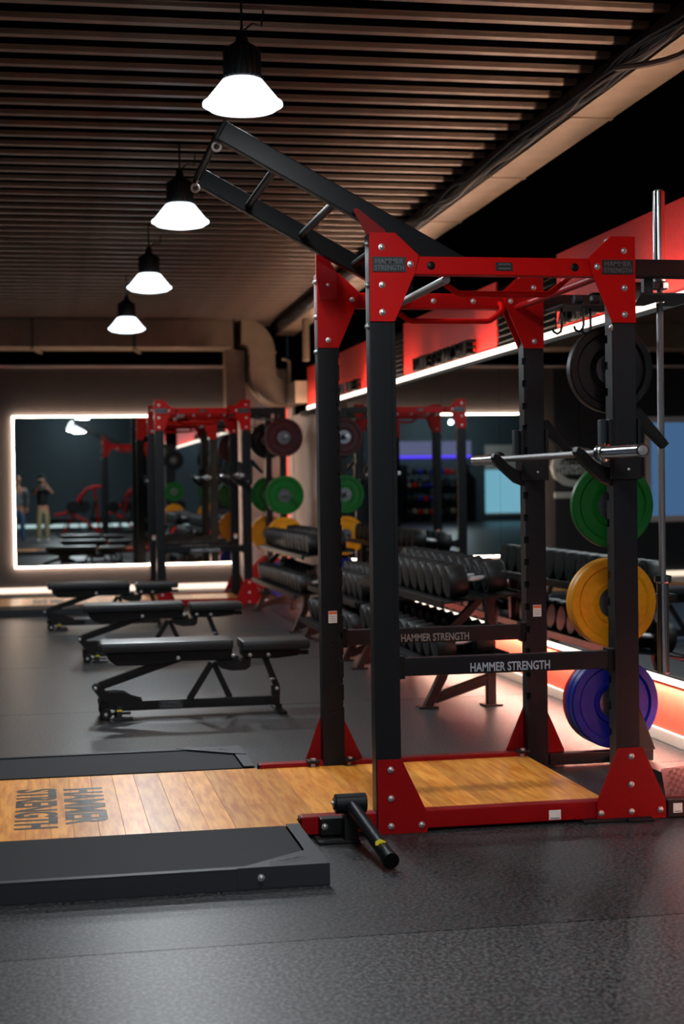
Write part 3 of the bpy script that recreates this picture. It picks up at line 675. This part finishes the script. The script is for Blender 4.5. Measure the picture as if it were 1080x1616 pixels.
# ================================================================ BENCHES
def make_bench():
    Bn = empty('adjustable_bench', (.85, 9.3, 0), '', 'bench'); Y0, Y1 = 9.19, 9.47; ym = 9.33
    def pad(x0, x1, z0, z1, nm):
        M = MB(); M.box(x0, x1, Y0, Y1, z0, z1, .018); return M.build(nm, mVinyl, Bn)
    bp_ = pad(.313, 1.096, .388, .450, 'back_pad'); sp_ = pad(1.146, 1.556, .376, .436, 'seat_pad')
    MB().prism([(.345, .392), (1.094, .392), (1.094, .322), (.79, .326), (.56, .308), (.41, .310), (.366, .345)], 'y', ym-.09, ym+.09, .006).build('back_shroud', mPlastic, Bn)
    MB().prism([(1.155, .380), (1.50, .380), (1.49, .335), (1.36, .323), (1.19, .325), (1.155, .34)], 'y', ym-.085, ym+.085, .006).build('seat_shroud', mPlastic, Bn)
    MB().prism([(1.045, .345), (1.135, .345), (1.135, .312), (1.160, .306), (1.175, .33), (1.21, .33), (1.205, .275), (1.18, .256), (1.09, .254), (1.03, .27), (1.0, .30)], 'y', ym-.055, ym+.055, .004).build('hinge_link', mBlack, Bn)
    MB().bar((.31, ym, .185), (.80, ym, .345), .05, .05, (0, 0, 1), .006).build('support_arm', mBlack, Bn)
    for s_ in (-1, 1):
        MB().prism([(.268, .178), (.285, .198), (.31, .195), (.35, .15), (.40, .155), (.455, .150), (.50, .12), (.56, .105), (.56, .05), (.40, .045), (.34, .06), (.32, .11)], 'y', ym+s_*.045-.004, ym+s_*.045+.004, .001).build('rear_bracket', mBlack, Bn)
        wl = MB().cyl((.343, ym+s_*.098, .034), (.343, ym+s_*.128, .034), .034, 22, ch=.004).build('wheel', mRubber, Bn)
        MB().cyl((.343, ym+s_*.128, .034), (.343, ym+s_*.133, .034), .010, 12).build('hub', mBolt, wl)
    MB().cyl((.325, ym-.125, .085), (.325, ym+.125, .085), .022, 14).box(.33, .36, ym-.095, ym+.095, .03, .09, .004).build('wheel_axle', mPlastic, Bn)
    ft = MB().box(.405, .435, ym-.14, ym+.14, .0, .075, .004).box(.38, .50, ym-.145, ym-.10, .0, .012, .003).box(.38, .50, ym+.10, ym+.145, .0, .012, .003).build('rear_foot', mFrameG, Bn)
    MB().box(.405, .435, ym-.1412, ym-.139, .050, .060).build('yellow_tag', mYellowS, ft)
    MB().box(.40, 1.383, ym-.032, ym+.032, .037, .094, .005).build('base_beam', mBlack, Bn)
    MB().box(1.355, 1.405, ym-.17, ym+.17, .0, .014, .003).box(1.36, 1.395, ym-.03, ym+.03, .01, .04).build('front_foot', mBlack, Bn)
    MB().box(1.336, 1.385, ym-.03, ym+.03, .09, .155, .005).build('seat_post', mBlack, Bn)
    MB().bar((1.368, ym, .145), (1.29, ym, .345), .05, .036, (1, 0, 0), .004).build('seat_strut', mBlack, Bn)
    MB().bar((1.352, ym-.03, .195), (1.328, ym-.03, .19), .012, .014, (0, 0, 1), .002).box(1.318, 1.36, ym-.034, ym+.034, .192, .200, .001).build('strut_collar', mChrome, Bn)
    MB().bar((.84, ym-.02, .09), (.975, ym-.02, .300), .03, .034, (1, 0, 0), .004).bar((1.085, ym+.02, .09), (.99, ym+.02, .300), .03, .034, (1, 0, 0), .004).build('cross_brace', mBlack, Bn)
    MB().cyl((1.50, ym, .345), (1.565, ym, .345), .014, 14, ch=.003).box(1.49, 1.52, ym-.03, ym+.03, .335, .36, .003).build('adjust_handle', mRubber, Bn)
    lb = MB().box(.657, .802, ym-.0335, ym-.0315, .042, .089, .0005).build('name_label', mBadge, Bn)
    text('lettering', 'HAMMER', mBadgeT, lb, (.73, ym-.0338, .077), FRONT, .115, .017, .0008, .008); text('lettering', 'STRENGTH', mBadgeT, lb, (.73, ym-.0338, .055), FRONT, .125, .017, .0008, .008)
    sc_ = (.95, .95, .95)
    for x, z, yo in ((.772, .345, .09), (1.098, .349, .09), (1.20, .348, .085), (1.31, .345, .085), (.286, .178, .05), (1.366, .135, .03)):
        inst(BOLT, Bn, Vector((x, ym-yo-.001, z))-org(Bn), None, sc_)
    return Bn
be1 = make_bench(); tag(be1, 'black adjustable weight bench nearest the camera, left of the foreground rack', 'bench', 'flat benches in a row')
be2 = copy_tree(be1); be2.location = (.83, 12.35, 0); tag(be2, 'black adjustable weight bench in the middle of the three', 'bench', 'flat benches in a row')
be3 = copy_tree(be1); be3.location = (.57, 15.2, 0); tag(be3, 'black adjustable weight bench farthest back, before the far platform', 'bench', 'flat benches in a row')

# ================================================================ DUMBBELL RACKS AND DUMBBELLS
def dumbbell_proto(r):
    D = empty('dumbbell', (0, 0, 0), '', 'dumbbell')
    for s_ in (-1, 1):
        MB().lathe([(r*.62, 0), (r*.64, .004), (r*.93, .008), (r, .018), (r, .112), (r*.93, .122), (r*.3, .126)], (s_*.056, 0, 0), (s_, 0, 0), 22).build('head', mHead, D, local=True)
    MB().lathe([(.013, -.058), (.0165, -.03), (.0175, 0), (.0165, .03), (.013, .058)], (0, 0, 0), (1, 0, 0), 14).build('handle', mHandle, D, local=True)
    return D
ordn = ['nearest', 'second', 'third', 'fourth', 'fifth', 'sixth', 'seventh', 'eighth', 'ninth', 'tenth', 'eleventh', 'twelfth', 'thirteenth']
def dumbbell_rack(y0, y1, zt, zl, n, r, which, pitch):
    Rk = empty('dumbbell_rack', (2.5, y0, 0), f'two tier black dumbbell rack, {which} along the mirror wall', 'rack', 'dumbbell racks along the mirror')
    dz = zt-.77
    ymid = [y0+.18, y1-.18]
    for yy in ymid:
        a, c = yy-.028, yy+.028
        MB().prism([(2.235, .012), (2.29, .012), (2.375, .17), (2.40, .24), (2.40, zl-.10), (2.44, zl+.06), (2.62, zt-.13), (2.56, zt-.13), (2.39, zl+.08), (2.345, zl-.08), (2.345, .25), (2.33, .19)], 'y', a, c, .003).build('front_leg', mBlack, Rk)
        MB().box(2.63, 2.685, a, c, .012, zt-.10, .004).build('rear_leg', mBlack, Rk)
        MB().bar((2.30, yy, .055), (2.65, yy, .165), .05, .06, (0, 0, 1), .004).build('leg_brace', mBlack, Rk)
        MB().box(2.20, 2.32, yy-.05, yy+.05, 0, .012, .003).build('foot', mBlack, Rk); MB().box(2.60, 2.72, yy-.05, yy+.05, 0, .012, .003).build('foot', mBlack, Rk)
    MB().bar((2.66, ymid[0], .30), (2.66, ymid[1], .30), .03, .05).build('rear_rail', mBlack, Rk)
    ra = {}
    for nm, zc, xc in (('upper', zt, 2.55), ('lower', zl, 2.47)):
        tilt = .10 if nm == 'upper' else .12
        d = Vector((math.cos(tilt), 0, math.sin(tilt))); nv = Vector((-d.z, 0, d.x)); base = Vector((xc, 0, zc))-nv*(r+.006)
        t_ = MB(); p = base-d*.245; q = base+d*.235
        t_.bar(p+nv*-.012+Vector((0, y0, 0)), p+nv*-.012+Vector((0, y1, 0)), .02, .045, nv, .003)
        t_.bar(q+nv*-.012+Vector((0, y0, 0)), q+nv*-.012+Vector((0, y1, 0)), .02, .045, nv, .003)
        t_.build(nm+'_rail', mBlack, Rk)
        sh = MB(); c0 = base+nv*-.006
        sh.bar(c0-d*.24+Vector((0, (y0+y1)/2, 0)), c0+d*.235+Vector((0, (y0+y1)/2, 0)), y1-y0-.01, .008, nv, .001).build(nm+'_tray', mPlastic, Rk)
        pro = dumbbell_proto(r if nm == 'upper' else r*.93)
        for i in range(n):
            o = pro if i == 0 else copy_tree(pro)
            o.location = (xc, y0+pitch*(.62+i), zc-(0 if nm == 'upper' else r*.07)); o.rotation_euler = (0, -tilt, 0)
            num = ordn[i] + (' from the near end' if i else ' one')
            tag(o, f'black round dumbbell, {num}, {nm} tier of the {which} rack', 'dumbbell', f'dumbbells on the {nm} tier of the {which} rack')
    return Rk
dumbbell_rack(8.98, 11.42, .775, .405, 11, .100, 'nearest', .2135)
dumbbell_rack(11.60, 13.75, .575, .300, 9, .094, 'middle', .225)
dumbbell_rack(14.02, 16.95, .820, .465, 13, .088, 'farthest', .221)

# ================================================================ PEOPLE (seen in the far mirror)
def skin_mesh(nm, V, E, R_, m, parent, sub=1):
    me = bpy.data.meshes.new(nm); me.from_pydata(V, E, []); o = bpy.data.objects.new(nm, me); COL.objects.link(o)
    md = o.modifiers.new('s', 'SKIN'); md.use_smooth_shade = True; md.branch_smoothing = .6
    for i, r in enumerate(R_):
        me.skin_vertices[0].data[i].radius = r if isinstance(r, tuple) else (r, r)
    me.skin_vertices[0].data[0].use_root = True
    s2 = o.modifiers.new('u', 'SUBSURF'); s2.levels = sub; s2.render_levels = sub
    dg = bpy.context.evaluated_depsgraph_get(); me2 = bpy.data.meshes.new_from_object(o.evaluated_get(dg), depsgraph=dg)
    bpy.data.objects.remove(o); me2.materials.clear(); me2.materials.append(m); me2.name = nm
    o = bpy.data.objects.new(nm, me2); COL.objects.link(o); o.parent = parent; me2.shade_smooth(); return o
mSkin = mat('skin', (196, 140, 112), .55, noise=.05, nscale=20); mHair = mat('dark_hair', (30, 22, 18), .7, noise=.2)
def person(loc, label, arms, c_top, c_leg, c_shoe, k=.95, beard=False, long_sleeve=True):
    P_ = empty('person', loc, label, 'person')
    mt = mat('shirt_cloth', c_top, .8, noise=.08, nscale=60, bump=.2); ml = mat('trouser_cloth', c_leg, .8, noise=.1, nscale=60, bump=.2); ms = mat('shoe_leather', c_shoe, .5, noise=.05)
    # one continuous body
    V = [(0, 0, .92), (0, 0, 1.05), (0, .01, 1.22), (0, .01, 1.38), (0, 0, 1.46), (0, .01, 1.55)]; R_ = [(.155, .105), (.135, .095), (.15, .10), (.15, .10), (.06, .06), (.055, .055)]
    E = [(0, 1), (1, 2), (2, 3), (3, 4), (4, 5)]
    for s_ in (-1, 1):
        b0 = len(V); V += [(s_*.09, 0, .86), (s_*.10, .015, .50), (s_*.11, -.01, .09)]; R_ += [.088, .06, .043]; E += [(0, b0), (b0, b0+1), (b0+1, b0+2)]
        b1 = len(V); sh, el, wr_ = arms[0 if s_ < 0 else 1]; V += [(s_*.185, 0, 1.39), el, wr_]; R_ += [.055, .042, .030]; E += [(3, b1), (b1, b1+1), (b1+1, b1+2)]
    body = skin_mesh('body', V, E, R_, mSkin, P_)
    # clothing as slightly larger shells
    E2 = [(0, 1), (1, 2), (2, 3), (3, 4)]; V2 = [(0, 0, .90), (0, 0, 1.05), (0, .01, 1.22), (0, .01, 1.38), (0, 0, 1.44)]; R2 = [(.172, .12), (.158, .112), (.168, .115), (.168, .112), (.075, .075)]
    for i, s_ in enumerate((-1, 1)):
        sh, el, wr_ = arms[i]; b1 = len(V2); f_ = .93 if long_sleeve else .0
        if long_sleeve: V2 += [(s_*.19, 0, 1.39), el, tuple(Vector(el).lerp(Vector(wr_), .92))]; R2 += [.068, .053, .042]; E2 += [(3, b1), (b1, b1+1), (b1+1, b1+2)]
        else: V2 += [(s_*.19, 0, 1.39), tuple(Vector((s_*.19, 0, 1.39)).lerp(Vector(el), .8))]; R2 += [.068, .058]; E2 += [(3, b1), (b1, b1+1)]
    skin_mesh('shirt', V2, E2, R2, mt, P_)
    V3 = [(0, 0, .93), (0, 0, .88)]; R3 = [(.168, .118), (.16, .11)]; E3 = [(0, 1)]
    for s_ in (-1, 1):
        b0 = len(V3); V3 += [(s_*.09, 0, .82), (s_*.10, .015, .50), (s_*.11, -.01, .06)]; R3 += [.105, .078, .066]; E3 += [(1, b0), (b0, b0+1), (b0+1, b0+2)]
    skin_mesh('trousers', V3, E3, R3, ml, P_)
    for s_ in (-1, 1):
        skin_mesh('shoe', [(s_*.11, -.05, .045), (s_*.115, .07, .045), (s_*.12, .16, .035)], [(0, 1), (1, 2)], [(.045, .045), (.046, .04), (.04, .03)], ms, P_)
    # head with a face looking along +Y
    hd = MB(); bm = hd.bm; bmesh.ops.create_uvsphere(bm, u_segments=24, v_segments=16, radius=1)
    for v in bm.verts:
        x, y_, z = v.co; w_ = 1-.22*max(0, -z); v.co = Vector((x*.076*w_, y_*.095*(1-.12*max(0, -z)), z*.118+1.655))
        if y_ > .6 and abs(x) < .28 and -.35 < z < .1: v.co.y += .016*(1-abs(x)/.28)
        if y_ > .5 and z < -.6: v.co.y += .012
    head = hd.build('head', mSkin, P_, local=True)
    for s_ in (-1, 1):
        MB().lathe([(.001, -.012), (.011, -.006), (.013, 0), (.011, .006), (.001, .01)], (s_*.030, .083, 1.662), (0, 1, 0), 10).build('eye', mSticker, head)
        MB().lathe([(.001, 0), (.018, .002), (.026, .008), (.018, .014)], (s_*.070, -.005, 1.65), (s_, 0, 0), 12).build('ear', mSkin, head)
    MB().bar((-.022, .088, 1.598), (.022, .088, 1.598), .010, .006).build('mouth', mat('lips', (150, 80, 72), .5), head)
    hr = MB(); bmesh.ops.create_uvsphere(hr.bm, u_segments=24, v_segments=12, radius=1)
    for v in list(hr.bm.verts):
        if v.co.z < -.15 or (v.co.y > .55 and v.co.z < .5): hr.bm.verts.remove(v)
        else: v.co = Vector((v.co.x*.084, v.co.y*.100-.008, v.co.z*.118+1.672))
    hr.build('hair', mHair, head)
    if beard:
        bd = MB(); bmesh.ops.create_uvsphere(bd.bm, u_segments=20, v_segments=10, radius=1)
        for v in list(bd.bm.verts): v.co = Vector((v.co.x*.060, .035+v.co.y*.062, 1.575+v.co.z*.038))
        bd.build('beard', mHair, head)
    for i, s_ in enumerate((-1, 1)):      # hands: palm and five fingers each
        sh, el, wr_ = arms[i]; w0 = Vector(wr_); d = (w0-Vector(el)).normalized(); side = Vector((1, 0, 0)) if abs(d.x) < .7 else Vector((0, 0, 1)); side = (side-d*side.dot(d)).normalized(); cu = d.cross(side)
        V4 = [tuple(w0), tuple(w0+d*.05), tuple(w0+d*.085)]; R4 = [(.026, .02), (.034, .016), (.034, .014)]; E4 = [(0, 1), (1, 2)]
        for j, L in enumerate((.062, .074, .070, .055)):
            o_ = side*(j-1.5)*.019; b0 = len(V4); V4 += [tuple(w0+d*.09+o_), tuple(w0+d*(.09+L*.55)+o_+cu*.010), tuple(w0+d*(.09+L*.85)+o_+cu*.028)]; R4 += [.009, .0085, .007]; E4 += [(2, b0), (b0, b0+1), (b0+1, b0+2)]
        b0 = len(V4); V4 += [tuple(w0+d*.03+side*.038), tuple(w0+d*.07+side*.055+cu*.015)]; R4 += [.011, .009]; E4 += [(0, b0), (b0, b0+1)]
        skin_mesh('hand', V4, E4, R4, mSkin, P_)
    P_.scale = (k, k, k); return P_
k1 = .95
person((-.60, -.66, 0), 'bearded person in grey shirt and blue jeans standing in the far mirror',
       [(0, (-.24, -.02, 1.13), (-.23, .10, .92)), (0, (.24, -.02, 1.13), (.23, .10, .92))], (128, 134, 138), (62, 92, 128), (34, 30, 28), k1, True)
person((.01, -.42, 0), 'person in black top and khaki trousers holding a camera to the eye',
       [(0, (-.25, .12, 1.24), (-.075, .29, 1.49)), (0, (.26, .10, 1.27), (.10, .28, 1.50))], (14, 14, 15), (164, 150, 112), (222, 218, 208), k1, False, False)
ph = empty('photo_camera', (0, -.12, 1.36), 'black photo camera with a long lens held up by the person in khaki trousers', 'camera')
MB().box(-.07, .07, -.145, -.075, 1.315, 1.405, .008).box(-.03, .03, -.14, -.08, 1.40, 1.43, .006).build('body', mPlastic, ph)
MB().cyl((.0, -.078, 1.36), (0, -.03, 1.36), .036, 20, ch=.004).build('lens', mPlastic, ph)
MB().torus((0, -.03, 1.36), .034, .003).build('lens_ring', mSticker, ph)

# ================================================================ REAR OF THE ROOM (seen in mirrors)
def machine(loc, label, rz=0, s=1):
    Mc = empty('chest_press_machine', loc, label, 'gym machine')
    MB().tube([(-.75, 0, .62), (-.45, 0, .66), (-.2, 0, .82), (.0, 0, 1.15), (.2, 0, 1.38), (.45, 0, 1.45), (.72, 0, 1.42)], .035, 10).build('lever_arm', mRed, Mc, local=True)
    MB().tube([(-.5, -.3, .05), (-.25, -.25, .5), (-.05, -.2, .9), (.15, -.1, 1.3)], .032, 8).tube([(.55, 0, .05), (.50, 0, .6), (.42, 0, 1.42)], .035, 8).tube([(-.3, .2, .7), (.1, .3, .45), (.5, .2, .12)], .03, 8).build('frame', mRed, Mc, local=True)
    MB().box(-.7, .7, -.32, -.26, .0, .07, .005).box(-.7, .7, .26, .32, .0, .07, .005).box(-.1, .0, -.3, .3, .0, .07, .005).build('base', mBlack, Mc, local=True)
    MB().box(-.1, .28, -.16, .16, .42, .49, .02).build('seat', mVinyl, Mc, local=True)
    MB().bar((.33, 0, .50), (.42, 0, 1.05), .26, .08, (1, 0, 0), .02).build('backrest', mVinyl, Mc, local=True)
    for sx, sy in ((-.2, -.36), (-.2, .36), (.1, -.36)):
        MB().lathe([(.026, -.025), (.19, -.025), (.2, -.015), (.2, .015), (.19, .025), (.026, .025)], (sx, sy, .86), (0, 1, 0), 28).build('weight_disc', mRubber, Mc, local=True)
    for sy in (-.2, .2): MB().tube([(.2, sy, 1.38), (.05, sy, 1.1), (-.05, sy, .95)], .02, 8).build('grip', mRubber, Mc, local=True)
    Mc.rotation_euler = (0, 0, rz); Mc.scale = (s,)*3; return Mc
machine((1.05, -4.6, 0), 'red plate loaded press machine standing behind the people, seen in the far mirror', 0, .95)
machine((2.4, -6.8, 0), 'red press machine at the rear right, partly seen in the far mirror', .6, .9)
machine((-9.3, -6.0, 0), 'red press machine by the bright rear window, seen deep in the mirrors', .4, 1)
for i, (x, y_) in enumerate(((.6, -8.3), (1.9, -9.2))):
    o = copy_tree(be1); o.location = (x, y_, 0); tag(o, ['black adjustable bench at the rear left of the room, seen in the far mirror', 'black adjustable bench at the rear right of the room, seen in the far mirror'][i], 'bench', 'benches at the rear of the room')
tag(MB().box(-1.6, 2.9, RY+.01, RY+.03, .06, .16).build('light_strip', gWhite), 'pale light strip low on the rear wall, seen in the far mirror', 'light')
pn = empty('lit_wall_panel', (-6.9, RY+.02, 2.3), 'pale wall panel with a violet glowing lower edge at the rear, seen in both mirrors', 'sign')
MB().box(-8.35, -5.0, RY+.01, RY+.06, 2.28, 2.75, .004).build('panel', gPanel, pn); MB().box(-8.35, -5.0, RY+.01, RY+.07, 2.18, 2.27, .004).build('light_bar', gPurple, pn)
w2 = struct(MB().box(-10.6, -8.85, RY+.01, RY+.05, .2, .27).box(-10.6, -8.85, RY+.01, RY+.05, 1.75, 1.82).build('window_2', mBase))
MB().box(-10.6, -8.85, RY+.01, RY+.03, .27, 1.75).build('pane', gCyan, w2); MB().box(-10.6, -8.85, RY+.01, RY+.04, 1.83, 2.6).build('header_panel', mBase, w2)
random.seed(5); cols = [mRubber, mRed, mPlate['blue'], mHub, mMat, mDuct]
for q in range(3):
    X = -8.1+q*1.15
    sh = empty('storage_shelf', (X, RY+.5, 0), f'black storage shelf at the rear of the room, {["left", "middle", "right"][q]} one, seen blurred in the mirrors', 'shelf', 'storage shelves at the rear')
    for a in (0, 1.0): MB().box(X+a, X+a+.05, RY+.3, RY+.7, 0, 1.95).build('side_frame', mBlack, sh)
    for z in (.25, .7, 1.15, 1.6): MB().box(X, X+1.05, RY+.3, RY+.7, z, z+.03).build('shelf_board', mBlack, sh)
    for z in (.28, .73, 1.18, 1.63):
        for j in range(5):
            r = random.uniform(.065, .10); ci = random.randrange(6); c = cols[ci]
            kb = empty('kettlebell', (X+.13+j*.195, RY+.5, z), f'{["black", "red", "blue", "steel", "grey", "tan"][ci]} kettlebell, {ordn[j] if j else "first"} on the {["bottom", "second", "third", "top"][round((z-.28)/.45)]} board of the {["left", "middle", "right"][q]} rear shelf', 'kettlebell', 'kettlebells on the rear shelves')
            MB().lathe([(r*.6, .001), (r*.95, r*.5), (r, r), (r*.8, r*1.6), (r*.3, r*1.9)], (0, 0, 0), (0, 0, 1), 14).build('weight', c, kb, local=True)
            MB().tube([(-r*.5, 0, r*1.6), (-r*.55, 0, r*2.3), (0, 0, r*2.7), (r*.55, 0, r*2.3), (r*.5, 0, r*1.6)], .014, 6).build('handle', mHub, kb, local=True)
for p_, e_ in (((-7, -9.5, 3.3), 150), ((1.0, -10.5, 3.3), 45)):  # added fill lights without fixtures, brightening the rear wall and floor
    ld = bpy.data.lights.new('rear_fill', 'POINT'); ld.shadow_soft_size = .07; ld.energy = e_; ld.color = (.82, .95, 1)
    lo = bpy.data.objects.new('rear_fill', ld); COL.objects.link(lo); lo.location = p_
